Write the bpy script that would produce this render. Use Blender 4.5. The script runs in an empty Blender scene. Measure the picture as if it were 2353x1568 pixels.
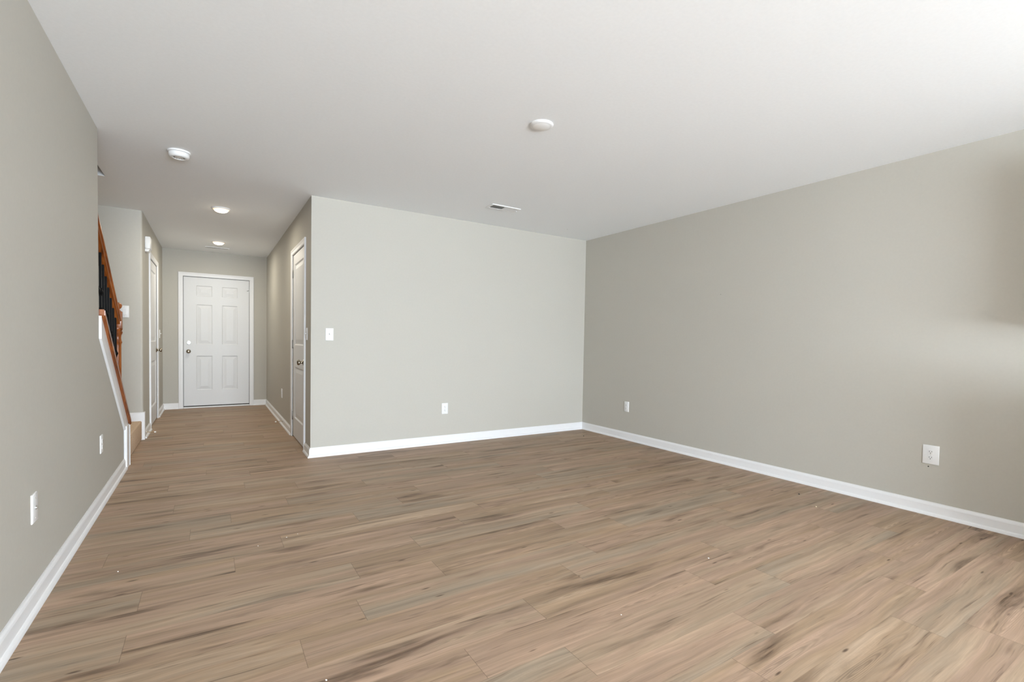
import bpy, bmesh, math, random
from mathutils import Vector, Matrix
random.seed(7)
C = bpy.context.scene
COL = C.collection

# ------------------------------------------------------------------ camera
W_PX, H_PX = 2353, 1568
F_PX = 1102.93
CAM = Vector((-0.7955, -4.8082, 1.1234))
YAW, PITCH, ROLL, SHIFT = 0.5612, -0.03024, 0.0174, 35.3
cy, sy, cp, sp = math.cos(YAW), math.sin(YAW), math.cos(PITCH), math.sin(PITCH)
fwd = Vector((sy*cp, cy*cp, sp)); rgt = Vector((cy, -sy, 0)); upv = rgt.cross(fwd)
cr, sr = math.cos(ROLL), math.sin(ROLL)
r2 = rgt*cr + upv*sr; u2 = -rgt*sr + upv*cr
cam_d = bpy.data.cameras.new('camera')
cam_d.sensor_fit = 'HORIZONTAL'; cam_d.sensor_width = 36.0
cam_d.lens = F_PX/W_PX*36.0
cam_d.shift_y = SHIFT/W_PX
cam_d.clip_start = 0.02
cam = bpy.data.objects.new('camera', cam_d); COL.objects.link(cam)
M = Matrix((r2, u2, -fwd)).transposed().to_4x4(); M.translation = CAM
cam.matrix_world = M
C.camera = cam

# ------------------------------------------------------------------ render view, world, daylight
C.view_settings.view_transform = 'Standard'
C.view_settings.look = 'None'
C.view_settings.gamma = 1.0
C.view_settings.use_curve_mapping = False
C.view_settings.exposure = 0.04
C.cycles.max_bounces = 16
C.cycles.diffuse_bounces = 12
C.cycles.sample_clamp_indirect = 8.0

wd = bpy.data.worlds.new('daylight_sky'); C.world = wd; wd.use_nodes = True
wd.node_tree.nodes['Background'].inputs[0].default_value = (0.62, 0.75, 1.0, 1)
wd.node_tree.nodes['Background'].inputs[1].default_value = 0.6

# room dimensions (metres): x to the right along the back wall, y down the hall, z up
H = 2.45; R = 3.332; D = 4.169; L = -1.41; YS = 1.659; YR = -10.5
XS = -2.42           # far side wall of the stairwell
YW = -0.73           # end of the full-height left wall
YK = 0.45            # foot of the sloped knee wall

def area(name, loc, target, sx, sz, power, color, spread=180):
    d = bpy.data.lights.new(name, 'AREA'); d.shape = 'RECTANGLE'; d.size = sx; d.size_y = sz
    d.energy = power; d.color = color; d.spread = math.radians(spread)
    o = bpy.data.objects.new(name, d); COL.objects.link(o); o.location = loc
    o.rotation_euler = (Vector(target)-Vector(loc)).to_track_quat('-Z', 'Y').to_euler()
    return o
# watts and colour of each light source
PW = dict(patio=420, ground=330, sink=80, sinkground=130, hall=11)
LC = dict(patio=(0.775, 0.89, 1.0), ground=(0.775, 0.89, 1.0), sink=(0.775, 0.89, 1.0), sinkground=(0.775, 0.89, 1.0), hall=(1.0, 0.93, 0.78))
# daylight through the wide glazed door of the rear wall, behind the viewpoint
area('patio_daylight', (0.1, YR+0.10, 1.03), (0.1, 0, 1.03), 2.7, 1.9, PW['patio'], LC['patio'])
# added lamp at the same door, aimed upward to brighten the ceiling
area('patio_ground_light', (0.1, YR+0.16, 0.60), (0.1, YR+5, 4.8), 2.7, 1.0, PW['ground'], LC['ground'])
area('sink_daylight', (R-0.05, -8.2, 1.60), (-1.4, -4.5, 1.2), 1.5, 1.1, PW['sink'], LC['sink'])  # added fill lamp from the right, brightens the left wall
area('sink_ground_light', (R-0.10, -8.2, 1.45), (0.5, -6.0, 4.8), 1.5, 0.8, PW['sinkground'], LC['sinkground'])  # added upward fill beside it, for the left wall and ceiling

# ------------------------------------------------------------------ materials
def new_mat(name):
    m = bpy.data.materials.new(name); m.use_nodes = True
    nt = m.node_tree; return m, nt, nt.nodes['Principled BSDF']
def lin(c):
    return tuple(((v/255)/12.92 if v/255 <= 0.04045 else ((v/255+0.055)/1.055)**2.4) for v in c)
class NB:
    """tiny node helper"""
    def __init__(s, nt): s.nt = nt
    def n(s, t, **k):
        x = s.nt.nodes.new(t)
        for a, b in k.items(): setattr(x, a, b)
        return x
    def put(s, sock, v):
        if v is None: return
        if isinstance(v, bpy.types.NodeSocket): s.nt.links.new(v, sock)
        else: sock.default_value = v
    def math(s, op, a, b=None, c=None, clamp=False):
        x = s.n('ShaderNodeMath', operation=op, use_clamp=clamp)
        s.put(x.inputs[0], a); s.put(x.inputs[1], b); s.put(x.inputs[2], c); return x.outputs[0]
    def comb(s, x, y, z):
        k = s.n('ShaderNodeCombineXYZ'); s.put(k.inputs[0], x); s.put(k.inputs[1], y); s.put(k.inputs[2], z); return k.outputs[0]
    def noise(s, vec, scale=1, detail=2, rough=0.5, dist=0.0):
        k = s.n('ShaderNodeTexNoise'); s.put(k.inputs['Vector'], vec)
        k.inputs['Scale'].default_value = scale; k.inputs['Detail'].default_value = detail
        k.inputs['Roughness'].default_value = rough; k.inputs['Distortion'].default_value = dist
        return k.outputs['Fac']
    def rng(s, v, a, b, c=0.0, d=1.0, smooth=False):
        k = s.n('ShaderNodeMapRange'); k.clamp = True
        if smooth: k.interpolation_type = 'SMOOTHSTEP'
        s.put(k.inputs[0], v); k.inputs[1].default_value = a; k.inputs[2].default_value = b
        k.inputs[3].default_value = c; k.inputs[4].default_value = d; return k.outputs[0]
    def mix(s, f, a, b, blend='MIX'):
        k = s.n('ShaderNodeMix', data_type='RGBA', blend_type=blend)
        s.put(k.inputs[0], f); s.put(k.inputs[6], a); s.put(k.inputs[7], b); return k.outputs[2]
    def ramp(s, f, stops, interp='LINEAR'):
        k = s.n('ShaderNodeValToRGB'); k.color_ramp.interpolation = interp
        e = k.color_ramp.elements
        while len(e) > 1: e.remove(e[-1])
        e[0].position = stops[0][0]; e[0].color = (*stops[0][1], 1)
        for p, c in stops[1:]:
            q = e.new(p); q.color = (*c, 1)
        s.put(k.inputs[0], f); return k.outputs[0]

def paint(name, col, rough=0.6, var=0.02, bump=0.0, scale=60, spec=0.3):
    m, nt, b = new_mat(name); h = NB(nt)
    tc = h.n('ShaderNodeTexCoord').outputs['Object']
    n1 = h.noise(tc, scale, 3)
    f = h.rng(n1, 0.3, 0.7, 1-var, 1+var)
    c = h.mix(1.0, (*col, 1), h.comb(f, f, f), 'MULTIPLY')
    nt.links.new(c, b.inputs['Base Color'])
    b.inputs['Roughness'].default_value = rough
    b.inputs['Specular IOR Level'].default_value = spec
    if bump:
        bp = h.n('ShaderNodeBump'); bp.inputs['Strength'].default_value = bump; bp.inputs['Distance'].default_value = 0.001
        nt.links.new(h.noise(tc, 220, 3), bp.inputs['Height']); nt.links.new(bp.outputs[0], b.inputs['Normal'])
    return m
M_WALL = paint('greige_wall_paint', (0.492, 0.472, 0.423), 0.75, 0.012, 0.12)
M_CEIL = paint('white_ceiling_paint', (0.866, 0.890, 0.912), 0.85, 0.012, 0.2, spec=0.1)
M_TRIM = paint('white_trim_enamel', (0.80, 0.80, 0.81), 0.38, 0.006)
M_DOOR = paint('white_door_enamel', (0.72, 0.725, 0.735), 0.42, 0.008)
M_PLATE = paint('white_plastic', (0.80, 0.80, 0.80), 0.32, 0.004)
M_LENS_OFF = paint('opal_lens', (0.87, 0.87, 0.87), 0.4, 0.004)
M_DARK = paint('dark_slot', (0.03, 0.03, 0.03), 0.6, 0.0)
M_RUBBER = paint('weatherstrip_rubber', (0.035, 0.035, 0.035), 0.7, 0.0)
M_IRON = paint('black_iron', (0.004, 0.004, 0.004), 0.45, 0.02, spec=0.12)
M_CHIP = paint('pale_wood_chip', (0.62, 0.50, 0.34), 0.7, 0.05)
M_CRUMB = paint('white_crumb', (0.88, 0.86, 0.82), 0.6, 0.02)
M_CAB = paint('pale_cabinet', (0.62, 0.60, 0.56), 0.4, 0.03)
def metal(name, col, rough):
    m, nt, b = new_mat(name); h = NB(nt)
    tc = h.n('ShaderNodeTexCoord').outputs['Object']
    n1 = h.rng(h.noise(tc, 40, 2), 0.3, 0.7, rough-0.04, rough+0.04)
    nt.links.new(n1, b.inputs['Roughness'])
    b.inputs['Base Color'].default_value = (*col, 1); b.inputs['Metallic'].default_value = 1
    return m
M_BRONZE = metal('antique_nickel', (0.34, 0.30, 0.24), 0.24)
M_CHROME = metal('satin_nickel', (0.62, 0.61, 0.58), 0.28)
M_HINGE = metal('hinge_steel', (0.36, 0.35, 0.33), 0.4)
M_BRASS = metal('brass_spring', (0.72, 0.55, 0.30), 0.3)

def emis(name, col, strength):
    m, nt, b = new_mat(name)
    b.inputs['Base Color'].default_value = (0.85, 0.85, 0.85, 1)
    b.inputs['Emission Color'].default_value = (*col, 1); b.inputs['Emission Strength'].default_value = strength
    return m
M_LAMP = emis('warm_lamp_lens', (1.0, 0.84, 0.62), 14.0)
M_LAMPRIM = emis('warm_lamp_rim', (1.0, 0.66, 0.36), 1.0)
M_DAYPANE = emis('bright_window_pane', (0.9, 0.95, 1.0), 1.2)

def oak():
    m, nt, b = new_mat('golden_oak'); h = NB(nt)
    tc = h.n('ShaderNodeTexCoord').outputs['Object']
    sp_ = h.n('ShaderNodeSeparateXYZ'); nt.links.new(tc, sp_.inputs[0])
    v = h.comb(h.math('MULTIPLY', sp_.outputs[0], 60), h.math('MULTIPLY', sp_.outputs[1], 5), h.math('MULTIPLY', sp_.outputs[2], 5))
    c = h.ramp(h.noise(v, 1, 5, 0.6, 0.6), [(0.3, lin((72, 30, 8))), (0.5, lin((136, 70, 24))), (0.72, lin((180, 110, 52)))])
    nt.links.new(c, b.inputs['Base Color']); b.inputs['Roughness'].default_value = 0.28
    b.inputs['Specular IOR Level'].default_value = 0.5
    return m
M_OAK = oak()

def carpet():
    m, nt, b = new_mat('beige_carpet'); h = NB(nt)
    tc = h.n('ShaderNodeTexCoord').outputs['Object']
    n1 = h.noise(tc, 160, 3, 0.7)
    c = h.ramp(n1, [(0.3, lin((176, 150, 124))), (0.55, lin((216, 192, 168))), (0.75, lin((232, 212, 190)))])
    nt.links.new(c, b.inputs['Base Color']); b.inputs['Roughness'].default_value = 0.95
    b.inputs['Specular IOR Level'].default_value = 0.05
    bp = h.n('ShaderNodeBump'); bp.inputs['Strength'].default_value = 0.7; bp.inputs['Distance'].default_value = 0.004
    nt.links.new(n1, bp.inputs['Height']); nt.links.new(bp.outputs[0], b.inputs['Normal'])
    return m
M_CARPET = carpet()

def floor_mat():
    m, nt, b = new_mat('vinyl_oak_planks'); h = NB(nt)
    uv = h.n('ShaderNodeUVMap', uv_map='plank').outputs[0]
    s1 = h.n('ShaderNodeSeparateXYZ'); nt.links.new(uv, s1.inputs[0]); u, v = s1.outputs[0], s1.outputs[1]
    at = h.n('ShaderNodeAttribute', attribute_name='plank_seed'); 
    s2 = h.n('ShaderNodeSeparateColor'); nt.links.new(at.outputs['Color'], s2.inputs[0])
    ra, rb, rc = s2.outputs[0], s2.outputs[1], s2.outputs[2]
    ou = h.math('MULTIPLY_ADD', ra, 41.0, u); ov = h.math('MULTIPLY_ADD', rb, 13.0, v); oz = h.math('MULTIPLY', rc, 29.0)
    def stretch(su, sv, sz=1.0):
        return h.comb(h.math('MULTIPLY', ou, su), h.math('MULTIPLY', ov, sv), h.math('MULTIPLY', oz, sz))
    # wandering of the grain across the plank
    wob = h.math('SUBTRACT', h.noise(stretch(2.2, 5.0), 1, 2), 0.5)
    ovw = h.math('MULTIPLY_ADD', wob, 0.045, ov)
    def stretchw(su, sv, k=0.0):
        return h.comb(h.math('MULTIPLY', ou, su), h.math('MULTIPLY', ovw, sv), h.math('ADD', oz, k))
    # tone of each plank, with broad bands inside it
    band = h.rng(h.noise(stretchw(0.7, 10, 3), 1, 3), 0.3, 0.7)
    tone = h.math('ADD', h.math('MULTIPLY', ra, 0.5), h.math('MULTIPLY', band, 0.5))
    base = h.ramp(tone, [(0.12, lin(T[0])), (0.32, lin(T[1])), (0.5, lin(T[2])), (0.68, lin(T[3])), (0.88, lin(T[4]))])
    # fine pores and mid streaks
    fine = h.noise(stretchw(5, 210, 1), 1, 3, 0.65)
    mid = h.noise(stretchw(1.5, 44, 7), 1, 5, 0.62, 0.4)
    wide = h.noise(stretchw(0.8, 17, 31), 1, 2, 0.5, 0.3)
    f = h.math('MULTIPLY', h.rng(fine, 0.3, 0.7, 0.87, 1.11), h.rng(mid, 0.3, 0.7, 0.80, 1.16))
    f = h.math('MULTIPLY', f, h.rng(wide, 0.3, 0.7, 0.84, 1.12))
    # cathedral figure: nested rings stretched along the plank, in some planks only
    cu = h.math('MULTIPLY', h.math('SUBTRACT', u, h.math('MULTIPLY', rb, 1.0)), 0.055)
    cv = h.math('SUBTRACT', v, h.math('MULTIPLY_ADD', rc, 0.07, 0.055))
    dist = h.math('SQRT', h.math('ADD', h.math('MULTIPLY', cu, cu), h.math('MULTIPLY', cv, cv)))
    dist = h.math('MULTIPLY_ADD', h.math('SUBTRACT', h.noise(stretch(5, 20, 2), 1, 3), 0.5), 0.012, dist)
    ring = h.math('SINE', h.math('MULTIPLY', dist, 1150.0))
    rmask = h.math('MULTIPLY', h.rng(dist, 0.006, 0.034, 1.0, 0.0, True), h.rng(ra, 0.35, 0.5, 0.0, 1.0))
    f = h.math('MULTIPLY', f, h.math('MULTIPLY_ADD', h.math('MULTIPLY', ring, rmask), 0.17, 1.0))
    # crosswise silvery flecks
    fl = h.noise(stretch(85, 150, 5), 1, 2)
    flm = h.rng(h.noise(stretchw(1.4, 34, 11), 1, 2), 0.62, 0.67)
    f = h.math('MULTIPLY', f, h.math('MULTIPLY_ADD', h.math('MULTIPLY', h.rng(fl, 0.45, 0.62), flm), 0.05, 1.0))
    col = h.mix(1.0, base, h.comb(f, f, f), 'MULTIPLY')
    # dark mineral streaks and smudges
    smudge = h.rng(h.noise(stretchw(1.7, 12, 17), 1, 3, 0.5, 0.3), 0.55, 0.74, 0, 1, True)
    d1 = h.math('MULTIPLY', smudge, h.rng(h.noise(stretchw(6, 60, 19), 1, 4, 0.65), 0.30, 0.62, 0.35, 1.0))
    d2 = h.rng(h.noise(stretchw(2.6, 60, 23), 1, 3, 0.6), 0.60, 0.75, 0, 1)
    dk = h.math('ADD', h.math('MULTIPLY', d1, 0.84), h.math('MULTIPLY', d2, 0.68), clamp=True)
    col = h.mix(dk, col, (*lin((86, 66, 50)), 1))
    # knots
    vo = h.n('ShaderNodeTexVoronoi'); vo.inputs['Scale'].default_value = 1.0; vo.inputs['Randomness'].default_value = 1.0
    nt.links.new(stretchw(3.8, 17.0, 2.0), vo.inputs['Vector'])
    kn = h.rng(vo.outputs['Distance'], 0.03, 0.12, 0.85, 0.0, True)
    kc = h.n('ShaderNodeSeparateColor'); nt.links.new(vo.outputs['Color'], kc.inputs[0])
    kn = h.math('MULTIPLY', kn, h.rng(kc.outputs[0], 0.55, 0.58))
    col = h.mix(kn, col, (*lin((72, 52, 38)), 1))
    # joints: hairline bevel on the long and the short edges of each plank
    lu = h.n('ShaderNodeUVMap', uv_map='joint').outputs[0]
    s3 = h.n('ShaderNodeSeparateXYZ'); nt.links.new(lu, s3.inputs[0])
    e1 = h.math('MINIMUM', s3.outputs[0], h.math('SUBTRACT', 1.22, s3.outputs[0]))
    e2 = h.math('MINIMUM', s3.outputs[1], h.math('SUBTRACT', 0.1785, s3.outputs[1]))
    g1 = h.rng(e1, 0.0006, 0.0018, 0.42, 0.0); g2 = h.rng(e2, 0.0005, 0.0015, 0.16, 0.0)
    col = h.mix(h.math('MAXIMUM', g1, g2), col, (*lin((70, 54, 42)), 1))
    nt.links.new(col, b.inputs['Base Color'])
    nt.links.new(h.rng(fine, 0.3, 0.7, 0.50, 0.60), b.inputs['Roughness'])
    b.inputs['Specular IOR Level'].default_value = 0.35
    bp = h.n('ShaderNodeBump'); bp.inputs['Strength'].default_value = 0.25; bp.inputs['Distance'].default_value = 0.0008
    nt.links.new(fine, bp.inputs['Height']); nt.links.new(bp.outputs[0], b.inputs['Normal'])
    return m
T = [(157, 140, 121), (166, 143, 120), (169, 142, 121), (160, 135, 110), (174, 151, 128)]
M_FLOOR = floor_mat()

# ------------------------------------------------------------------ mesh helpers
def bx(bm, x0, x1, y0, y1, z0, z1, bev=0.0, seg=1):
    x0, x1 = min(x0, x1), max(x0, x1); y0, y1 = min(y0, y1), max(y0, y1); z0, z1 = min(z0, z1), max(z0, z1)
    vs = [bm.verts.new(p) for p in ((x0,y0,z0),(x1,y0,z0),(x1,y1,z0),(x0,y1,z0),(x0,y0,z1),(x1,y0,z1),(x1,y1,z1),(x0,y1,z1))]
    fs = [bm.faces.new([vs[i] for i in q]) for q in ((3,2,1,0),(4,5,6,7),(0,1,5,4),(1,2,6,5),(2,3,7,6),(3,0,4,7))]
    if bev:
        es = list({e for f in fs for e in f.edges})
        bmesh.ops.bevel(bm, geom=es, offset=bev, segments=seg, affect='EDGES', profile=0.5)
def poly_prism(bm, pts, axis, a, b):
    """extrude a closed outline; pts are pairs in the two other axes (in x,y,z order)"""
    def mk(p, t):
        q = list(p); q.insert(axis, t); return q
    va = [bm.verts.new(mk(p, a)) for p in pts]; vb = [bm.verts.new(mk(p, b)) for p in pts]
    n = len(pts)
    fs = [bm.faces.new(va), bm.faces.new(list(reversed(vb)))]
    for i in range(n): fs.append(bm.faces.new((va[i], vb[i], vb[(i+1) % n], va[(i+1) % n])))
    bmesh.ops.recalc_face_normals(bm, faces=fs)
def lathe(bm, prof, n=24, mat=None, cap=True):
    """prof: (radius, height) pairs, about local z"""
    rings = []
    for r, z in prof:
        if r < 1e-6: rings.append([bm.verts.new((0, 0, z))])
        else: rings.append([bm.verts.new((r*math.cos(2*math.pi*k/n), r*math.sin(2*math.pi*k/n), z)) for k in range(n)])
    fs = []
    for a, b in zip(rings, rings[1:]):
        for k in range(n):
            q = [a[k % len(a)], a[(k+1) % len(a)], b[(k+1) % len(b)], b[k % len(b)]]
            q2 = []
            for w in q:
                if w not in q2: q2.append(w)
            if len(q2) > 2: fs.append(bm.faces.new(q2))
    if cap:
        for rg in (rings[0], rings[-1]):
            if len(rg) > 2: fs.append(bm.faces.new(rg))
    bmesh.ops.recalc_face_normals(bm, faces=fs)
    if mat is not None:
        vs = {w for rg in rings for w in rg}
        bmesh.ops.transform(bm, matrix=mat, verts=list(vs))
def tube(bm, pts, rad, n=8):
    pts = [Vector(p) for p in pts]; rings = []
    for i, p in enumerate(pts):
        t = (pts[min(i+1, len(pts)-1)] - pts[max(i-1, 0)]).normalized()
        a = Vector((0, 0, 1)) if abs(t.z) < 0.9 else Vector((1, 0, 0))
        e1 = t.cross(a).normalized(); e2 = t.cross(e1)
        rings.append([bm.verts.new(p + rad*(e1*math.cos(2*math.pi*k/n)+e2*math.sin(2*math.pi*k/n))) for k in range(n)])
    fs = []
    for a, b in zip(rings, rings[1:]):
        for k in range(n): fs.append(bm.faces.new((a[k], a[(k+1) % n], b[(k+1) % n], b[k])))
    fs.append(bm.faces.new(rings[0])); fs.append(bm.faces.new(rings[-1]))
    bmesh.ops.recalc_face_normals(bm, faces=fs)
def along(x=None, y=None, z=None):
    """matrix sending local z to a world axis direction"""
    d = Vector((x or 0, y or 0, z or 0)); return d.to_track_quat('Z', 'Y').to_matrix().to_4x4()
def obj(name, bm, m, parent=None, smooth=False, origin=None):
    me = bpy.data.meshes.new(name)
    if origin is not None: bmesh.ops.translate(bm, verts=bm.verts, vec=-Vector(origin))
    bm.to_mesh(me); bm.free(); me.materials.append(m)
    if smooth:
        for p in me.polygons: p.use_smooth = True
        me.set_sharp_from_angle(angle=math.radians(38))
    o = bpy.data.objects.new(name, me); COL.objects.link(o)
    if origin is not None: o.location = origin
    if parent: o.parent = parent
    return o
def tag(o, label, cat=None, group=None, kind=None):
    o['label'] = label
    if cat: o['category'] = cat
    if group: o['group'] = group
    if kind: o['kind'] = kind
    return o
def thing(name, label, cat, loc, rotz=0, group=None, kind=None):
    o = bpy.data.objects.new(name, None); COL.objects.link(o); o.empty_display_size = 0.05
    o.location = loc; o.rotation_euler = (0, 0, rotz)
    return tag(o, label, cat, group, kind)
def copy_tree(o, parent=None):
    c = o.copy(); COL.objects.link(c); c.parent = parent
    for ch in [k for k in COL.objects if k.parent == o]: copy_tree(ch, c)
    return c
def struct(name, bm, m, label, cat, smooth=False):
    o = obj(name, bm, m, None, smooth); return tag(o, label, cat, None, 'structure')
BM = bmesh.new

# ------------------------------------------------------------------ floor: planks laid along x with staggered joints
def build_floor():
    w, ln, y0 = 0.1785, 1.22, -2.2
    known = {-14: -1.22, -13: -.362, -11: .70, -10: -1.06, -8: .979, -6: .87, -5: .53, -4: .325, -3: -.018, -2: .757, -1: .524, 0: .17, 1: -.2,
             2: .157, 3: -.265, 4: -.515, 5: .36, 6: 1.207, 7: .31, 8: 1.069, 9: .79, 11: 1.83}
    bm = BM(); uvp = bm.loops.layers.uv.new('plank'); uvj = bm.loops.layers.uv.new('joint')
    cl = bm.loops.layers.float_color.new('plank_seed')
    rnd = random.Random(21)
    rmin = int(math.floor((y0-(D+0.02))/w))-1; rmax = int((y0-(YR-0.05))/w)+1
    prev = 0
    for r in range(rmin, rmax+1):
        ya, yb = y0-w*(r+1), y0-w*r
        yl, yh = max(ya, YR-0.05), min(yb, D+0.12)
        if yh <= yl: continue
        x0f, x1f = L-0.05, R+0.05
        if yl > 0.12: x1f = 0.05
        off = known.get(r, prev + rnd.uniform(0.3, 0.9)); prev = off
        k0 = int(math.floor((x0f-off)/ln))-1
        for k in range(k0, k0+8):
            a, b = off+ln*k, off+ln*(k+1)
            xl, xh = max(a, x0f), min(b, x1f)
            if xh-xl < 1e-4: continue
            seed = (rnd.random(), rnd.random(), rnd.random(), 1)
            vs = [bm.verts.new(p) for p in ((xl,yl,0),(xh,yl,0),(xh,yh,0),(xl,yh,0))]
            f = bm.faces.new(vs)
            for lp in f.loops:
                x, y = lp.vert.co.x, lp.vert.co.y
                lp[uvp].uv = (x-a, y-ya); lp[uvj].uv = (x-a, y-ya); lp[cl] = seed
    fl = struct('floor', bm, M_FLOOR, 'wood-look plank floor with warm brown grain running across room and hall', 'floor')
    return fl
build_floor()
bm = BM(); bx(bm, XS-0.1, R+0.1, YR-0.1, D+0.2, -0.12, -0.004)
struct('floor_slab', bm, M_DARK, 'concrete slab lying under the plank floor', 'floor')

# ------------------------------------------------------------------ walls
def wall(name, boxes, label):
    bm = BM()
    for b in boxes: bx(bm, *b)
    return struct(name, bm, M_WALL, label, 'wall')
T1 = 0.11
wall('wall_back', [(0, R, 0, 0.12, 0, H)], 'greige wall at the back of the room with a toggle switch and low outlet')
wall('wall_right', [(R, R+0.12, -7.4, 0.12, 0, H), (R, R+0.12, YR, -9.0, 0, H), (R, R+0.12, -9.0, -7.4, 0, 1.0), (R, R+0.12, -9.0, -7.4, 2.2, H)], 'long greige wall on the right with two low outlets')
# hall right wall with the closet doorway
DR = (0.345, 1.165, 2.055)   # y0, y1, top of the right hall door opening
wall('wall_hall_right', [(0, 0.12, 0.12, DR[0], 0, H), (0, 0.12, DR[1], D, 0, H), (0, 0.12, DR[0], DR[1], DR[2], H)], 'shaded greige wall on the right side of the hall')
DF = (-1.152, -0.252, 2.05)  # x0, x1, top of the front doorway
wall('wall_hall_end', [(L-0.12, DF[0], D, D+0.14, 0, H), (DF[1], 0.12, D, D+0.14, 0, H), (DF[0], DF[1], D, D+0.14, DF[2], H)], 'greige wall at the far end of the hall around the front door')
DLh = (2.355, 3.265, 2.055)
bm = BM()
rb = 0.022
out = [(L-0.12, YS), (L-rb, YS)] + [(L-rb+rb*math.sin(a), YS+rb-rb*math.cos(a)) for a in [math.radians(t) for t in (15, 30, 45, 60, 75)]] + [(L, YS+rb), (L, DLh[0]), (L-0.12, DLh[0])]
poly_prism(bm, out, 2, 0, H)
bx(bm, L-0.12, L, DLh[1], D, 0, H); bx(bm, L-0.12, L, DLh[0], DLh[1], DLh[2], H)
struct('wall_hall_left', bm, M_WALL, 'greige wall on the left side of the hall with rounded outer corner', 'wall', True)
wall('wall_stair', [(XS, L-0.12, YS, YS+0.12, 0, H)], 'narrow greige wall facing the stair foot with a light switch')
wall('wall_left', [(L-T1, L, YR, YW, 0, H)], 'tall greige wall on the left side of the room with two low wall plates')
# knee wall: cap line z = Z0 + slope
SL = -0.757
def capz(y): return 1.292 + SL*(y-YW)       # top face of oak cap
CT = 0.045                                  # vertical thickness of the cap
bm = BM()
XK = L-0.09
poly_prism(bm, [(YW, 0), (YK-0.02, 0), (YK-0.02, capz(YK-0.02)-CT), (YW, capz(YW)-CT)], 0, XK, L)
struct('wall_knee', bm, M_WALL, 'low sloped greige wall under the oak stair cap', 'wall')
# ceiling with the stairwell opening (x < -1.54, y < 0.45)
bm = BM(); TK = 0.30; XO, YO = -1.54, 0.452
bx(bm, XO, R+0.12, YR-0.14, D+0.14, H, H+TK)
bx(bm, XS-0.12, XO, YO, D+0.14, H, H+TK)
struct('ceiling', bm, M_CEIL, 'flat white ceiling over the room and hall', 'ceiling')
YSW = -4.6
wall('wall_stairwell_side', [(XS-0.12, XS, YSW, YS+0.12, 0, H), (XS-0.12, XS, YSW, YO, H, 5.0)], 'greige wall along the far side of the stairs')
wall('wall_shaft_hall', [(XO, XO+0.1, YSW, YO, H+TK, 5.0)], 'greige upper wall of the stair shaft on the room side')
wall('wall_shaft_front', [(XS, XO, YO, YO+0.1, H+TK, 5.0)], 'greige upper wall of the stair shaft over the landing')
wall('wall_shaft_rear', [(XS-0.12, L-T1, YSW-0.12, YSW, 0, 5.0)], 'greige wall closing the stair shaft')
bm = BM(); bx(bm, XS-0.12, XO+0.1, YSW-0.12, YO+0.1, 5.0, 5.1)
struct('ceiling_stairwell', bm, M_CEIL, 'white ceiling high above the stair shaft', 'ceiling')
# rear wall behind the viewpoint, with a patio door
wall('wall_rear', [(L-T1, -1.3, YR-0.14, YR, 0, H), (1.5, R+0.12, YR-0.14, YR, 0, H), (-1.3, 1.5, YR-0.14, YR, 2.08, H)], 'greige wall behind the viewpoint with wide glazed door')
def window(name, loc, rotz, w, h_, mull, label):
    """window frame and pane; local x along the wall, room on the -y side, origin at the sill on the wall face"""
    t = thing(name, label, 'window', loc, rotz, None, 'structure')
    b = BM()
    for q in ((-w/2, -w/2+.06, 0, h_), (w/2-.06, w/2, 0, h_), (-w/2+.06, w/2-.06, 0, .06), (-w/2+.06, w/2-.06, h_-.06, h_)):
        bx(b, q[0], q[1], .02, .10, q[2], q[3])
    for k in range(mull):
        xm = -w/2+w*(k+1)/(mull+1); bx(b, xm-.03, xm+.03, .03, .10, .06, h_-.06)
    obj('window_frame', b, M_TRIM, t)
    b = BM(); bx(b, -w/2+.05, w/2-.05, .06, .07, .05, h_-.05); obj('pane', b, M_DAYPANE, t)
window('window_1', (0.1, YR, 0.0), math.pi, 2.8, 2.08, 1, 'wide glazed patio door in the wall behind the viewpoint')
window('window_2', (R, -8.2, 1.0), -math.pi/2, 1.6, 1.2, 1, 'window over the sink in the right wall behind the viewpoint')  # unseen window, added to go with the fill lamps from the right

# kitchen run along the right wall behind the viewpoint; its slot between worktop and wall cabinets lets the daylight band through
KY0, KY1 = -6.9, -4.35
def cabinet(name, label, x0, x1, y0, y1, z0, z1, kick=0.0):
    t = thing(name, label, 'cabinet', ((x0+x1)/2, (y0+y1)/2, z0))
    def P(n, bm_, m, par=None):
        o = obj(n, bm_, m, par or t)
        if par is None: o.matrix_parent_inverse = Matrix.Translation(-Vector(t.location))
        return o
    b = BM(); bx(b, x0+0.02, x1-0.003, y0, y1, z0+kick, z1)
    if kick: bx(b, x0+0.08, x1-0.003, y0, y1, z0, z0+kick)
    P('body', b, M_CAB)
    n = 2; w_ = (y1-y0)/n
    for k in range(n):
        b = BM(); slab_panels(b, w_-0.006, z1-z0-kick-0.01, [(0.055, w_-0.061, 0.055, z1-z0-kick-0.065)], 0.019, ((0.006, 0.007),))
        d = obj('door', b, M_CAB, t); d.location = (x0-0.0-(x0+x1)/2, y0+w_*(k+1)-0.003-(y0+y1)/2, kick+0.005); d.rotation_euler = (0, 0, -math.pi/2)
        b = BM(); lathe(b, [(0, 0), (0.006, 0), (0.006, 0.012), (0.013, 0.018), (0.013, 0.024), (0, 0.026)], 14, Matrix.Translation((0.03 if k == 0 else w_-0.04, 0, (z1-z0)*0.82 if kick else 0.06)) @ along(y=-1))
        obj('knob', b, M_BRONZE, d, True)

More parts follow.
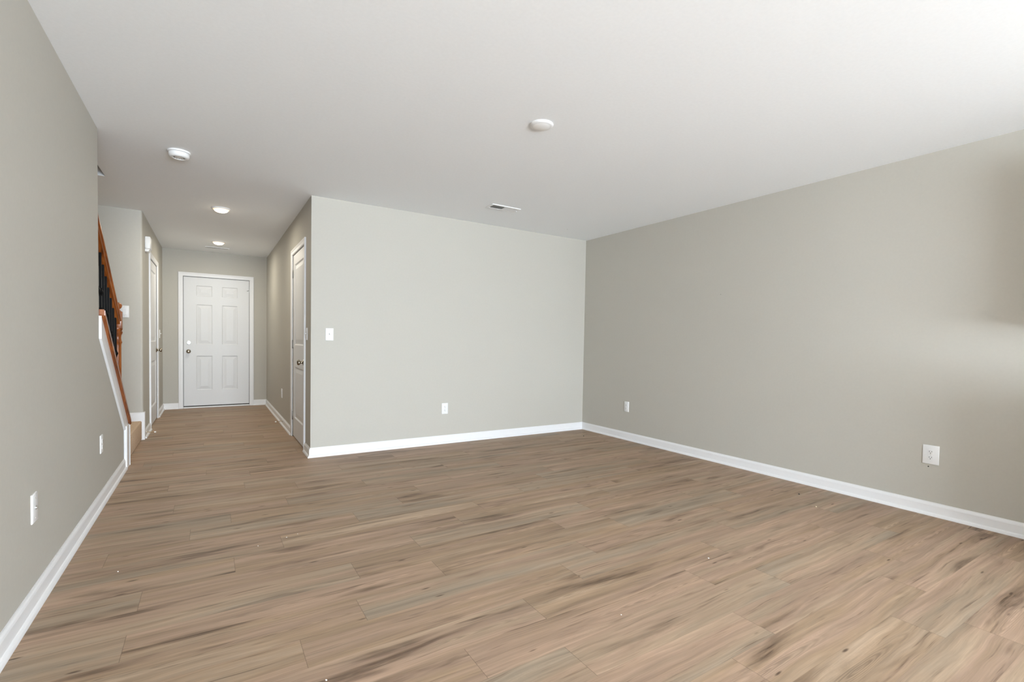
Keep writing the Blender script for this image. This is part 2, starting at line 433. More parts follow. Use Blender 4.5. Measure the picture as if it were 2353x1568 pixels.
# ------------------------------------------------------------------ baseboards (board, eased top and quarter-round shoe)
BBP = [(0, 0), (0.026, 0), (0.0255, 0.006), (0.023, 0.013), (0.018, 0.019), (0.0125, 0.0215), (0.0125, 0.070), (0.010, 0.078), (0.006, 0.084), (0.0045, 0.090), (0, 0.090)]
def baseboard(bm, p, q, nrm, z=0.0, ends=(0, 0), prof=BBP):
    """run from p to q (x,y) along a wall face whose outward normal is nrm; ends = mitre (+ outer, - inner corner)"""
    p, q, n = Vector(p), Vector(q), Vector(nrm); d = (q-p).normalized()
    va, vb = [], []
    for o, h_ in prof:
        a = p + n*o - d*o*ends[0]; b_ = q + n*o + d*o*ends[1]
        va.append(bm.verts.new((a.x, a.y, z+h_))); vb.append(bm.verts.new((b_.x, b_.y, z+h_)))
    fs = [bm.faces.new(va), bm.faces.new(list(reversed(vb)))]; k = len(prof)
    for i in range(k): fs.append(bm.faces.new((va[i], vb[i], vb[(i+1) % k], va[(i+1) % k])))
    bmesh.ops.recalc_face_normals(bm, faces=fs)
CW = 0.057   # casing width
def bb(name, runs, label):
    bm_ = BM()
    for r_ in runs: baseboard(bm_, *r_[:3], **(r_[3] if len(r_) > 3 else {}))
    struct(name, bm_, M_TRIM, label, 'baseboard')
bb('baseboard_back', [((0, 0), (R, 0), (0, -1), dict(ends=(1, -1)))], 'white baseboard with shoe moulding along the back wall')
bb('baseboard_right', [((R, 0), (R, -4.35), (-1, 0), dict(ends=(-1, 0)))], 'white baseboard with shoe moulding along the right wall')
bb('baseboard_left', [((L, YR), (L, 0.285), (1, 0))], 'white baseboard with shoe moulding along the left wall')
bb('baseboard_hall_right', [((0, 0), (0, DR[0]-CW-.003), (-1, 0), dict(ends=(1, 0))), ((0, DR[1]+CW+.003), (0, D), (-1, 0), dict(ends=(0, -1)))], 'white baseboard along the right side of the hall')
bb('baseboard_hall_end', [((L, D), (DF[0]-CW-.003, D), (0, -1), dict(ends=(-1, 0))), ((DF[1]+CW+.003, D), (0, D), (0, -1), dict(ends=(0, -1)))], 'white baseboard either side of the front door')
bb('baseboard_hall_left', [((L, YS+0.06), (L, DLh[0]-CW-.003), (1, 0)), ((L, DLh[1]+CW+.003), (L, D), (1, 0), dict(ends=(0, -1)))], 'white baseboard along the left side of the hall')
SB = [(0, 0), (0.014, 0), (0.014, 0.078), (0.009, 0.086), (0.004, 0.092), (0, 0.092)]
bb('baseboard_stair', [((XS, YS), (L+0.014, YS), (0, -1), dict(z=0.204, ends=(0, 0), prof=SB))], 'short white baseboard on the carpeted stair landing')
bm = BM(); bx(bm, L-0.02, L+0.0139, YS-0.0135, YS+0.002, 0.0, 0.2035)
bx(bm, L-0.012, L+0.014, YS+0.0005, YS+0.06, 0.0, 0.296, 0.002)
struct('trim_1', bm, M_TRIM, 'white upright trim board at the wall corner beside the landing', 'trim')

# ------------------------------------------------------------------ stairs, knee wall trim and railing
bm = BM()
AP = 0.15     # plumb height of the apron board under the cap
xa0, xa1 = L, L+0.014
poly_prism(bm, [(YW, capz(YW)-CT), (0.42, capz(0.42)-CT), (0.42, capz(0.42)-CT-AP), (YW, capz(YW)-CT-AP)], 0, xa0, xa1)
struct('trim_2', bm, M_TRIM, 'white sloped apron board below the oak cap of the low wall', 'trim')
bm = BM(); bx(bm, xa0, xa1+0.008, 0.285, 0.432, 0.0, capz(0.432)-CT-0.005, 0.003)
bx(bm, XK-0.02, xa1+0.012, 0.430, YK, 0.0, capz(YK)-CT-0.002, 0.002)
struct('trim_3', bm, M_TRIM, 'white upright end board at the foot of the low stair wall', 'trim')
bm = BM(); bx(bm, XK-0.02, xa1+0.010, YK, YK+0.012, 0.0, capz(YK)-CT-0.004, 0.002)
struct('trim_4', bm, M_OAK, 'thin oak strip on the end of the low stair wall', 'trim')

XC = (XK+L)/2
rail = thing('stair_railing', 'oak and black iron stair railing rising beside the left wall', 'railing', (XC, YK, 0))
def RP(n, bm_, m, label=None, smooth=False):
    o = obj(n, bm_, m, rail, smooth); o.matrix_parent_inverse = Matrix.Translation(-Vector(rail.location))
    if label: o['label'] = label
    return o
bm = BM()
yl = YK+0.012
poly_prism(bm, [(YW, capz(YW)), (yl, capz(yl)), (yl, capz(yl)-CT), (YW, capz(YW)-CT)], 0, XK-0.032, L+0.032)
bmesh.ops.bevel(bm, geom=[e for e in bm.edges], offset=0.005, segments=2, affect='EDGES')
RP('cap', bm, M_OAK, 'sloped oak cap board', True)
YN = 0.36
zb = capz(YN)
bm = BM()
N0 = 0.07
lathe(bm, [(0.0, zb-0.03), (0.025, zb-0.03), (0.025, zb+0.50+N0), (0.027, zb+0.515+N0), (0.032, zb+0.525+N0), (0.027, zb+0.54+N0), (0.024, zb+0.56+N0), (0.026, zb+0.585+N0), (0.033, zb+0.60+N0), (0.035, zb+0.612+N0), (0.029, zb+0.622+N0), (0.034, zb+0.632+N0), (0.034, zb+0.645+N0), (0.0, zb+0.645+N0)], 20, Matrix.Translation((XC, YN, 0)))
lathe(bm, [(0.0, zb+0.78+N0), (0.024, zb+0.78+N0), (0.020, zb+0.795+N0), (0.016, zb+0.802+N0), (0.028, zb+0.815+N0), (0.033, zb+0.832+N0), (0.026, zb+0.85+N0), (0.010, zb+0.86+N0), (0.0, zb+0.862+N0)], 20, Matrix.Translation((XC, YN, 0)))
bx(bm, XC-0.032, XC+0.032, YN-0.032, YN+0.032, zb+0.64+N0, zb+0.785+N0, 0.005, 2)
RP('newel_post', bm, M_OAK, 'turned oak newel post with round top', True)
def railz(y): return 1.50-0.705*y
prof = [(-0.020, -0.056), (0.020, -0.056), (0.022, -0.045), (0.018, -0.036), (0.030, -0.026), (0.031, -0.014), (0.022, -0.003), (0.0, 0.0), (-0.022, -0.003), (-0.031, -0.014), (-0.030, -0.026), (-0.018, -0.036), (-0.022, -0.045)]
bm = BM()
y0r, y1r = YW+0.002, YN-0.03
va = [bm.verts.new((XC+a, y0r, railz(y0r)+b_)) for a, b_ in prof]; vb = [bm.verts.new((XC+a, y1r, railz(y1r)+b_)) for a, b_ in prof]
fs = [bm.faces.new(va), bm.faces.new(vb)]
for i in range(len(prof)): fs.append(bm.faces.new((va[i], vb[i], vb[(i+1) % len(prof)], va[(i+1) % len(prof)])))
bmesh.ops.recalc_face_normals(bm, faces=fs)
RP('handrail', bm, M_OAK, 'oak handrail', True)
ny = 10
for i in range(ny):
    y = YN-0.10-i*0.104
    if y < YW+0.03: break
    z0_, z1_ = capz(y)-0.004, railz(y)-0.052
    zm = (z0_+z1_)/2
    bm = BM(); bx(bm, XC-0.0065, XC+0.0065, y-0.0065, y+0.0065, z0_, z1_)
    ks = (0.0,) if i % 2 else (-0.07, 0.07)
    for k in ks:
        lathe(bm, [(0.0, -0.03), (0.009, -0.028), (0.011, -0.016), (0.017, -0.004), (0.017, 0.004), (0.011, 0.016), (0.009, 0.028), (0.0, 0.03)], 10, Matrix.Translation((XC, y, zm+k)))
    lathe(bm, [(0.0, 0), (0.016, 0), (0.016, 0.006), (0.011, 0.02), (0.0, 0.02)], 8, Matrix.Translation((XC, y, z0_+0.012)))
    RP('baluster', bm, M_IRON, 'slim black iron baluster')

st = thing('staircase', 'beige carpeted stair landing and steps behind the low wall', 'stairs', (-1.95, 1.1, 0))
def SP(n, bm_, m):
    o = obj(n, bm_, m, st, True); o.matrix_parent_inverse = Matrix.Translation(-Vector(st.location)); return o
bm = BM(); bx(bm, XS+0.002, L-0.012, YK+0.014, YS-0.002, 0.0, 0.204, 0.012, 3); SP('landing', bm, M_CARPET)
for i in range(6):
    y = YK-0.01-i*0.2465; z = 0.204+0.187*(i+1)
    bm = BM(); bx(bm, XS+0.002, XK-0.036, y-0.262, y+0.012, z-0.187 if i else 0.0, z, 0.012, 2); SP('step', bm, M_CARPET)

# ------------------------------------------------------------------ doors
def slab_panels(bm, wd_, ht, panels, th=0.035, ring=((0.010, 0.010), (0.016, 0.0105), (0.056, 0.0035), (0.060, 0.0025))):
    """door leaf in its own frame: x across, z up, front face at y=0 looking to -y; panels = (x0,x1,z0,z1)"""
    xs = sorted({0, wd_, *[p[0] for p in panels], *[p[1] for p in panels]}); zs = sorted({0, ht, *[p[2] for p in panels], *[p[3] for p in panels]})
    vc = {}
    def V(x, z, y=0.0):
        k = (round(x, 5), round(z, 5), round(y, 5))
        if k not in vc: vc[k] = bm.verts.new((x, y, z))
        return vc[k]
    fs = []
    for i in range(len(xs)-1):
        for j in range(len(zs)-1):
            xm, zm = (xs[i]+xs[i+1])/2, (zs[j]+zs[j+1])/2
            if any(p[0] < xm < p[1] and p[2] < zm < p[3] for p in panels): continue
            fs.append(bm.faces.new((V(xs[i], zs[j]), V(xs[i+1], zs[j]), V(xs[i+1], zs[j+1]), V(xs[i], zs[j+1]))))
    for p in panels:
        lim = min(p[1]-p[0], p[3]-p[2])/2*0.8; prev = None
        for ins, dep in ((0.0, 0.0),)+tuple(ring):
            ins = min(ins, lim)
            c = [(p[0]+ins, p[2]+ins), (p[1]-ins, p[2]+ins), (p[1]-ins, p[3]-ins), (p[0]+ins, p[3]-ins)]
            if prev is None:
                # outer ring must use every vertex on the border
                prev = [V(x, z) for x, z in c]
            else:
                cur = [V(x, z, dep) for x, z in c]
                for k in range(4): fs.append(bm.faces.new((prev[k], prev[(k+1) % 4], cur[(k+1) % 4], cur[k])))
                prev = cur
        fs.append(bm.faces.new(prev))
    # edges and back
    B = [bm.verts.new(q) for q in ((0, th, 0), (wd_, th, 0), (wd_, th, ht), (0, th, ht))]
    F_ = [bm.verts.new(q) for q in ((0, 0, 0), (wd_, 0, 0), (wd_, 0, ht), (0, 0, ht))]
    fs.append(bm.faces.new((B[3], B[2], B[1], B[0])))
    for k in range(4): fs.append(bm.faces.new((F_[k], B[k], B[(k+1) % 4], F_[(k+1) % 4])))
    for f in fs: f.normal_update()
    for f in fs[:]:
        pass
def casing_frame(bm, w, h_, cw=CW, t=0.017):
    """casing around an opening of width w and height h_: local x across, front to -y, wall face at y=0"""
    prof = [(0.0, 0.0), (0.0, -0.009), (0.006, -0.012), (0.030, -0.013), (0.044, -t), (cw-0.004, -t), (cw, -t+0.004), (cw, 0.0)]
    path = [((-1, 0), (0, 0)), ((-1, 1), (0, h_)), ((1, 1), (w, h_)), ((1, 0), (w, 0))]
    rings = []
    for (dx, dz), (px, pz) in path:
        rings.append([bm.verts.new((px+dx*(o+0.004), y, pz+dz*(o+0.004))) for o, y in prof])
    fs = []
    for a, b_ in zip(rings, rings[1:]):
        for k in range(len(prof)): fs.append(bm.faces.new((a[k], b_[k], b_[(k+1) % len(prof)], a[(k+1) % len(prof)])))
    fs.append(bm.faces.new(rings[0])); fs.append(bm.faces.new(rings[-1]))
    bmesh.ops.recalc_face_normals(bm, faces=fs)
def knob_bm(bm, x, z, y0=0.0):
    lathe(bm, [(0.0, 0.0), (0.030, 0.0), (0.032, 0.003), (0.029, 0.009), (0.015, 0.014), (0.0115, 0.02), (0.0115, 0.030), (0.020, 0.036), (0.027, 0.044), (0.0275, 0.054), (0.022, 0.062), (0.010, 0.066), (0.0, 0.066)], 24,
          Matrix.Translation((x, y0, z)) @ along(y=-1))
def hinge_bm(bm, x, z, side, y0=0.0):
    lathe(bm, [(0, -0.05), (0.004, -0.048), (0.006, -0.045), (0.006, 0.045), (0.004, 0.048), (0, 0.05)], 10, Matrix.Translation((x, y0-0.004, z)))
    bx(bm, x, x+side*0.028, y0-0.0015, y0+0.001, z-0.044, z+0.044)
def make_door(name, loc, rotz, w, h_, panels, label, handle_x, hinge_side, rec, gap=0.0028, hinges=(0.22, 1.03, 1.80), hand_z=0.88, under=0.012, front=False):
    """w,h_ = opening; rec = how far the leaf is set back from the wall face"""
    t = thing(name, label, 'door', loc, rotz, None, 'structure')
    def P(n, bm_, m, lab=None, smooth=False, par=None):
        o = obj(n, bm_, m, par or t, smooth)
        if lab: o['label'] = lab
        return o
    b = BM(); casing_frame(b, w, h_); P('casing', b, M_TRIM)
    b = BM()                               # jamb lining with stop
    for q in ((-0.004, 0.0, 0, h_), (w, w+0.004, 0, h_), (-0.004, w+0.004, h_, h_+0.004)):
        bx(b, q[0], q[1], -0.001, 0.118, q[2], q[3])
    s0 = rec+0.037
    for q in ((0, 0.011, 0, h_), (w-0.011, w, 0, h_), (0.011, w-0.011, h_-0.011, h_)): bx(b, q[0], q[1], s0, s0+0.03, q[2], q[3])
    P('jamb', b, M_TRIM)
    lw, lh = w-2*gap, h_-gap-under
    b = BM(); slab_panels(b, lw, lh, panels)
    lf = P('door_leaf', b, M_DOOR); lf.location = (gap, rec, under)
    hx = 0.0 if hinge_side < 0 else w
    for z in hinges:
        b = BM(); hinge_bm(b, hx+(0.002 if hinge_side < 0 else -0.002), z, -hinge_side, rec); P('hinge', b, M_HINGE, 'grey steel hinge', True)
    b = BM(); knob_bm(b, handle_x, hand_z, rec); P('door_knob', b, M_BRONZE, 'round dark nickel knob', True)
    if front:
        b = BM()
        for q in ((0.0005, gap-.0005, 0.012, h_), (w-gap+.0005, w-.0005, 0.012, h_), (gap, w-gap, h_-gap+.0003, h_-.0003)): bx(b, q[0], q[1], rec+.006, rec+.03, q[2], q[3])
        bx(b, gap, w-gap, rec+.006, rec+.03, 0.0205, under+0.004)
        P('weatherstrip', b, M_RUBBER, 'thin black rubber seal')
        b = BM(); bx(b, -0.0, w, -0.012, 0.11, 0.0, 0.021, 0.004); P('threshold', b, M_TRIM, 'white threshold')
        b = BM(); lathe(b, [(0, 0), (0.031, 0), (0.031, 0.004), (0.027, 0.012), (0.016, 0.013), (0.014, 0.016), (0, 0.016)], 24, Matrix.Translation((handle_x, rec, hand_z+0.137)) @ along(y=-1))
        dbo = P('deadbolt', b, M_CHROME, 'pale nickel deadbolt', True)
        b = BM(); bx(b, handle_x-0.018, handle_x+0.018, rec-0.028, rec-0.015, hand_z+0.132, hand_z+0.142, 0.002); P('thumb_turn', b, M_CHROME, None, False, dbo)
        b = BM(); lathe(b, [(0, 0), (0.008, 0), (0.008, 0.004), (0, 0.006)], 14, Matrix.Translation((handle_x, rec, hand_z-0.21)) @ along(y=-1)); P('screw_cap', b, M_PLATE, 'small white round cap', True)
        b = BM(); bx(b, w-0.008, w+0.006, rec-0.006, rec+0.0, 1.862, 1.905, 0.001)
        tube(b, [(w-0.004, rec-0.012, 1.888), (w-0.03, rec-0.012, 1.878), (w-0.038, rec-0.012, 1.88)], 0.004, 6); P('guard_latch', b, M_HINGE, 'grey swing latch')
        b = BM(); bx(b, -0.006, 0.001, rec-0.006, rec+0.004, hand_z-0.03, hand_z+0.03, 0.001); bx(b, -0.006, 0.001, rec-0.006, rec+0.004, hand_z+0.115, hand_z+0.155, 0.001); P('strike_plate', b, M_HINGE)
    else:
        b = BM(); bx(b, 0.0, w, rec+0.002, rec+0.12, 0.0, 0.0035); P('sill_shadow_gap', b, M_DARK) if False else b.free()
    return t
# front door: six panels
fx = lambda x: x-DF[0]-0.004
fz = lambda z: z-0.036
six = [(fx(-.983), fx(-.770), fz(.279), fz(.819)), (fx(-.639), fx(-.422), fz(.279), fz(.819)),
       (fx(-.983), fx(-.770), fz(.998), fz(1.622)), (fx(-.639), fx(-.422), fz(.998), fz(1.622)),
       (fx(-.983), fx(-.770), fz(1.753), fz(1.917)), (fx(-.639), fx(-.422), fz(1.753), fz(1.917))]
make_door('door_1', (DF[0], D, 0), 0, DF[1]-DF[0], DF[2], six, 'white six-panel front door at the end of the hall', 0.068, 1, 0.012, gap=0.0055, under=0.036, front=True, hinges=(), hand_z=0.888)
# right hall door (faces -x): local x runs along -y when rotated -90 deg
w2 = DR[1]-DR[0]
two = lambda w: [(0.115, w-0.123, 0.215, 0.790), (0.115, w-0.123, 1.035, 1.930)]
make_door('door_2', (0, DR[1], 0), -math.pi/2, w2, DR[2], two(w2), 'white two-panel door on the right of the hall', w2-0.068, -1, 0.004, hinges=(0.24, 1.055, 1.85), hand_z=0.878)
w3 = DLh[1]-DLh[0]
make_door('door_3', (L, DLh[0], 0), math.pi/2, w3, DLh[2], two(w3), 'white two-panel door on the left of the hall past the stairs', w3-0.05, -1, 0.004, hinges=(0.24, 1.0, 1.87), hand_z=0.93)

# kitchen cabinets
nk = 3; KYB = -4.62; wk = (KY1-KY0)/nk; wb = (KYB-KY0)/nk
words = ('nearest the room', 'in the middle of the run', 'farthest from the room')
for k in range(nk):
    ya, yb = KY1-wk*(k+1), KY1-wk*k-0.002
    cabinet('base_cabinet', 'pale grey base cabinet on the right wall, ' + words[k], R-0.60, R, KYB-wb*(k+1), KYB-wb*k-0.002, 0.0, 0.87, 0.1)
    cabinet('wall_cabinet', 'pale grey wall cabinet on the right wall, ' + words[k], R-0.33, R, ya, yb, 1.23, 2.18)
b = BM(); bx(b, R-0.64, R, KY0, KYB+0.02, 0.87, 0.91, 0.004, 2)
tag(obj('worktop', b, M_PLATE), 'pale worktop on the base cabinets along the right wall', 'worktop')

# ------------------------------------------------------------------ wall plates
def plate(name, loc, rotz, label, cat, kind, w=0.072, h_=0.118, group=None):
    t = thing(name, label, cat, loc, rotz, group)
    b = BM(); rings = []
    for ins, y in ((0.0, 0.0), (0.0, -0.003), (0.0012, -0.0052), (0.004, -0.0065)):
        rings.append([b.verts.new((sx*(w/2-ins), y, sz*(h_/2-ins))) for sx, sz in ((-1, -1), (1, -1), (1, 1), (-1, 1))])
    for r0, r1 in zip(rings, rings[1:]):
        for k in range(4): b.faces.new((r0[k], r0[(k+1) % 4], r1[(k+1) % 4], r1[k]))
    b.faces.new(rings[-1]); b.faces.new(list(reversed(rings[0])))
    bmesh.ops.recalc_face_normals(b, faces=b.faces)
    obj('cover_plate', b, M_PLATE, t, True)
    def screw(z):
        b = BM(); lathe(b, [(0, 0), (0.003, 0), (0.0026, 0.0012), (0, 0.0014)], 10, Matrix.Translation((0, -0.0065, z)) @ along(y=-1)); obj('screw', b, M_CHROME, t, True)
    if kind == 'duplex':
        for z in (0.0195, -0.0195):
            b = BM(); out = []
            for k in range(28):
                a = 2*math.pi*k/28; out.append((max(-0.0145, min(0.0145, 0.0172*math.cos(a))), z+max(-0.0142, min(0.0142, 0.0172*math.sin(a)))))
            poly_prism(b, out, 1, -0.0092, -0.006); s_ = obj('socket', b, M_PLATE, t)
            for sx_, hh in ((-0.0063, 0.0045), (0.0063, 0.0035)):
                b = BM(); bx(b, sx_-0.0011, sx_+0.0011, -0.0095, -0.0088, z+0.003-hh, z+0.003+hh); obj('slot', b, M_DARK, s_)
            b = BM(); lathe(b, [(0, 0), (0.0026, 0), (0.0026, 0.0004), (0, 0.0004)], 12, Matrix.Translation((0, -0.0091, z-0.0075)) @ along(y=-1)); obj('slot', b, M_DARK, s_)
        screw(0.0)
    elif kind == 'toggle':
        b = BM(); bx(b, -0.0045, 0.0045, -0.0072, -0.006, -0.004, 0.0105); obj('slot', b, M_DARK, t)
        b = BM(); bx(b, -0.0042, 0.0042, -0.020, -0.006, -0.001, 0.009, 0.0015, 2); obj('toggle', b, M_PLATE, t)
        screw(0.03); screw(-0.03)
    elif kind == 'rocker':
        b = BM(); bx(b, -0.0165, 0.0165, -0.0105, -0.006, -0.033, 0.033, 0.002, 2); obj('rocker', b, M_PLATE, t)
        screw(0.048); screw(-0.048)
    elif kind == 'coax':
        b = BM(); lathe(b, [(0, 0), (0.0075, 0), (0.0075, 0.003), (0.0047, 0.0034), (0.0047, 0.006), (0, 0.006)], 14, Matrix.Translation((0, -0.006, 0)) @ along(y=-1)); obj('jack', b, M_CHROME, t, True)
        screw(0.042); screw(-0.042)
    return t
PI = math.pi
plate('light_switch', (0.166, 0, 1.165), 0, 'white toggle light switch on the back wall near the hall corner', 'light switch', 'toggle')
plate('wall_outlet', (1.371, 0, 0.383), 0, 'white duplex outlet low on the back wall', 'outlet', 'duplex')
plate('wall_outlet', (R, -0.785, 0.388), -PI/2, 'small white duplex outlet on the right wall nearest the room corner', 'outlet', 'duplex')
plate('wall_outlet', (R, -3.590, 0.409), -PI/2, 'oversized white duplex outlet on the right wall at the right edge of the photo', 'outlet', 'duplex', 0.088, 0.128)
plate('wall_plate', (L, -2.125, 0.410), PI/2, 'white cable plate low on the left wall, nearest the viewer', 'wall plate', 'coax')
plate('wall_outlet', (L, -0.695, 0.400), PI/2, 'white duplex outlet low on the left wall close to the stairs', 'outlet', 'duplex')
plate('light_switch', (0, 0.215, 1.165), -PI/2, 'white toggle switch between hall door and room corner, seen edge-on', 'light switch', 'toggle')
plate('wall_outlet', (0, 2.12, 0.396), -PI/2, 'white outlet low on the right hall wall beyond the door', 'outlet', 'duplex')
plate('light_switch', (L, 3.66, 1.15), PI/2, 'white switch on the left hall wall beyond the door, seen edge-on', 'light switch', 'toggle')
plate('light_switch', (-1.563, YS, 1.372), 0, 'white light switch on the wall behind the newel post', 'light switch', 'rocker', 0.078, 0.124)

# doorbell chime box above the left hall door
t = thing('door_chime', 'white door chime box high on the left hall wall above the door', 'door chime', (L, 1.98, 2.06))
b = BM(); bx(b, 0.0, 0.05, -0.085, 0.085, 0.028, 0.165, 0.010, 3); o = obj('cover', b, M_PLATE, t, True)
b = BM(); poly_prism(b, [(0.0, 0.030), (0.044, 0.030), (0.030, 0.0), (0.0, 0.0)], 1, -0.065, 0.065); obj('base', b, M_PLATE, t)

# ------------------------------------------------------------------ ceiling fittings
def ceiling_light(loc, label):
    t = thing('ceiling_light', label, 'ceiling light', loc, 0, 'lit ceiling lights in the hall')
    b = BM(); lathe(b, [(0.074, 0.0), (0.086, 0.0), (0.086, -0.004), (0.080, -0.010), (0.075, -0.012), (0.072, -0.010)], 40, cap=False); obj('trim_ring', b, M_PLATE, t, True)
    b = BM(); lathe(b, [(0.073, -0.003), (0.073, -0.012), (0.069, -0.0165), (0.062, -0.0195), (0.0615, -0.016)], 40, cap=False); obj('lens_rim', b, M_LAMPRIM, t, True)
    b = BM(); lathe(b, [(0.0, -0.003), (0.062, -0.003), (0.062, -0.0195), (0.054, -0.029), (0.040, -0.036), (0.022, -0.0405), (0.0, -0.042)], 40); obj('lens', b, M_LAMP, t, True)
    d = bpy.data.lights.new('ceiling_light_glow', 'AREA'); d.shape = 'DISK'; d.size = 0.12; d.energy = PW['hall']; d.color = LC['hall']
    l_ = bpy.data.objects.new('ceiling_light_glow', d); COL.objects.link(l_); l_.parent = t; l_.location = (0, 0, -0.046)
    return t
ceiling_light((-0.700, 1.050, H), 'lit round ceiling light in the hall, the nearer of the two')
ceiling_light((-0.697, 3.105, H), 'lit round ceiling light in the hall, the farther one near the front door')
t = thing('ceiling_disc', 'unlit round white disc light on the room ceiling', 'ceiling light', (0.915, -2.380, H))
b = BM(); lathe(b, [(0.0, 0.0), (0.070, 0.0), (0.072, -0.004), (0.068, -0.009), (0.058, -0.0125), (0.052, -0.0130), (0.0, -0.0130)], 40); obj('disc_body', b, M_PLATE, t, True)
b = BM(); lathe(b, [(0.0, -0.0131), (0.0515, -0.0131), (0.045, -0.0150), (0.0, -0.0165)], 40); obj('lens', b, M_LENS_OFF, t, True)
t = thing('smoke_detector', 'round white smoke detector on the ceiling by the stairs', 'smoke detector', (-0.985, -0.560, H))
b = BM(); lathe(b, [(0.0, 0.0), (0.070, 0.0), (0.070, -0.010), (0.068, -0.012), (0.0, -0.012)], 40); obj('base', b, M_PLATE, t, True)
b = BM(); lathe(b, [(0.0, -0.013), (0.064, -0.013), (0.064, -0.030), (0.058, -0.042), (0.050, -0.046), (0.040, -0.046), (0.036, -0.041), (0.022, -0.041), (0.0, -0.042)], 40); obj('cover', b, M_PLATE, t, True)
b = BM()
for k in range(12):
    a = 2*math.pi*k/12
    bx(b, -0.0045, 0.0045, 0.026, 0.036, -0.0425, -0.0405); bmesh.ops.rotate(b, verts=b.verts[-8:], cent=(0, 0, 0), matrix=Matrix.Rotation(a, 3, 'Z'))
obj('grille', b, M_HINGE, t)
def vent(loc, rotz, lx, ly, label, nsl):
    t = thing('ceiling_vent', label, 'vent', loc, rotz)
    b = BM(); fw = 0.022
    for q in ((-lx/2, lx/2, -ly/2, -ly/2+fw), (-lx/2, lx/2, ly/2-fw, ly/2), (-lx/2, -lx/2+fw, -ly/2+fw, ly/2-fw), (lx/2-fw, lx/2, -ly/2+fw, ly/2-fw)):
        bx(b, q[0], q[1], q[2], q[3], -0.008, 0.0, 0.002)
    obj('frame', b, M_PLATE, t)
    b = BM(); bx(b, -lx/2+fw, lx/2-fw, -ly/2+fw, ly/2-fw, -0.0012, -0.0002); obj('backing', b, M_DARK, t)
    n = nsl
    for k in range(n):
        x = -lx/2+fw+(lx-2*fw)*(k+0.5)/n; tilt = -0.5 if k < n/2 else 0.5
        b = BM(); bx(b, -0.0055, 0.0055, -ly/2+fw, ly/2-fw, -0.0006, 0.0006)
        bmesh.ops.rotate(b, verts=b.verts, cent=(0, 0, 0), matrix=Matrix.Rotation(tilt*1.5, 3, 'Y')); bmesh.ops.translate(b, verts=b.verts, vec=(x, 0, -0.0055)); obj('slat', b, M_PLATE, t)
    b = BM(); bx(b, lx/2-0.016, lx/2-0.006, -0.004, 0.004, -0.016, -0.008, 0.001); obj('lever', b, M_PLATE, t)
    return t
vent((1.665, -0.685, H), 0, 0.325, 0.14, 'white ceiling register near the back wall of the room', 20)
vent((-0.706, 3.66, H), 0, 0.31, 0.13, 'white ceiling register in the hall in front of the entrance', 20)

# ------------------------------------------------------------------ door stops, nail holes, specks on the floor
def door_stop(loc, dirx, label):
    t = thing('door_stop', label, 'door stop', loc, 0)
    b = BM(); lathe(b, [(0, 0), (0.011, 0), (0.009, 0.006), (0, 0.007)], 14, along(x=dirx)); obj('base', b, M_CHROME, t, True)
    b = BM(); pts = []
    for k in range(121):
        a = 2*math.pi*k/10; pts.append((dirx*(0.005+0.068*k/120), 0.0048*math.cos(a), 0.0048*math.sin(a)-0.004*(k/120)**2))
    tube(b, pts, 0.0012, 5); obj('spring', b, M_BRASS, t, True)
    b = BM(); lathe(b, [(0, 0.070), (0.0065, 0.070), (0.0075, 0.074), (0.0075, 0.084), (0.005, 0.088), (0, 0.088)], 14, Matrix.Translation((0, 0, -0.004)) @ along(x=dirx)); obj('tip', b, M_CRUMB, t, True)
    return t
door_stop((L+0.0125, 1.80, 0.055), 1, 'brass spring door stop on the left hall baseboard')
door_stop((-0.0125, 1.95, 0.055), -1, 'spring door stop with white tip on the right hall baseboard')
def hole(loc, ax, label, r_=0.0038):
    b = BM(); lathe(b, [(0, 0), (r_, 0), (r_*0.8, 0.0008), (0, 0.001)], 10, along(**ax)); o = obj('nail_hole', b, M_DARK); o.location = loc
    tag(o, label, 'nail hole')
hole((R, -3.579, 0.327), dict(x=-1), 'dark nail hole just below the oversized outlet', 0.0042)
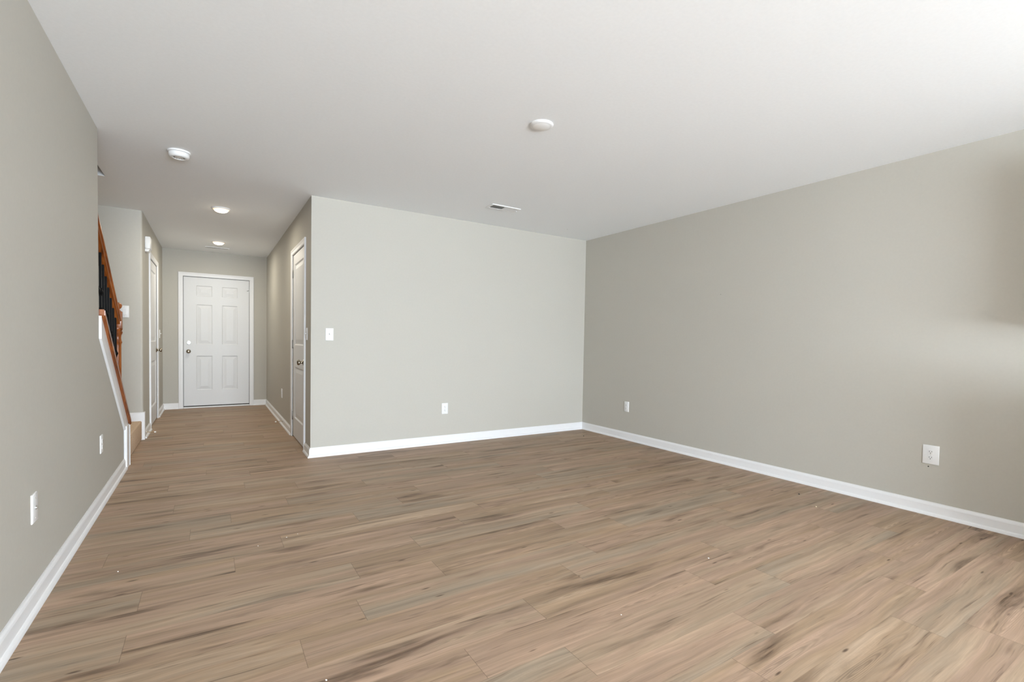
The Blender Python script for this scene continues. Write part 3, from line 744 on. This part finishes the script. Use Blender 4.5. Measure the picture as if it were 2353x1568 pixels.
hole((R, -1.968, 1.611), dict(x=-1), 'dark nail mark halfway up the right wall', 0.0028)
hole((0, 2.114, 2.074), dict(x=-1), 'dark nail mark high on the right hall wall', 0.005)
hole((2.737, -0.357, H), dict(z=-1), 'dark speck on the ceiling near the room corner', 0.004)
def bit(name, loc, size, m, label, cat, group=None):
    b = BM(); bmesh.ops.create_icosphere(b, subdivisions=2, radius=1.0)
    rr = random.Random(int(loc[0]*1000)+int(loc[1]*77))
    for v_ in b.verts: v_.co *= 1+rr.uniform(-0.22, 0.22)
    bmesh.ops.scale(b, verts=b.verts, vec=size); bmesh.ops.rotate(b, verts=b.verts, cent=(0, 0, 0), matrix=Matrix.Rotation(rr.uniform(0, 3), 3, 'Z'))
    lo = min(v_.co.z for v_ in b.verts); bmesh.ops.translate(b, verts=b.verts, vec=(0, 0, -lo))
    o = obj(name, b, m, None, True); o.location = (loc[0], loc[1], 0.0); tag(o, label, cat, group)
bit('wood_chip', (2.803, -3.128), (0.011, 0.005, 0.004), M_CHIP, 'pale wood chip on the floor near the right baseboard', 'debris')
bit('dirt_clump', (2.994, -2.916), (0.006, 0.005, 0.004), M_DARK, 'black speck of dirt on the floor beside the right baseboard', 'debris')
bit('dirt_clump', (3.013, -0.403), (0.005, 0.005, 0.004), M_DARK, 'black speck on the floor near the far room corner', 'debris')
for x, y, s_, lab in ((-0.434, -1.884, .0034, 'white crumb in the middle of a row of three on the left floor'), (-0.58, -1.933, .0032, 'white crumb at the left end of a row of three on the left floor'),
                      (-0.374, -1.862, .0026, 'tiny white crumb at the right end of a row of three on the left floor'), (-1.168, -1.925, .0034, 'white crumb on the floor beside the left baseboard'),
                      (1.425, -3.256, .0038, 'bright white crumb on the floor right of centre'), (0.643, -3.404, .0028, 'small white crumb on the floor near the bottom centre'),
                      (-0.475, -3.187, .0034, 'white crumb at the bottom edge of the floor')):
    bit('crumb', (x, y), (s_, s_*0.8, s_*0.6), M_CRUMB, lab, 'debris', 'white crumbs on the floor')
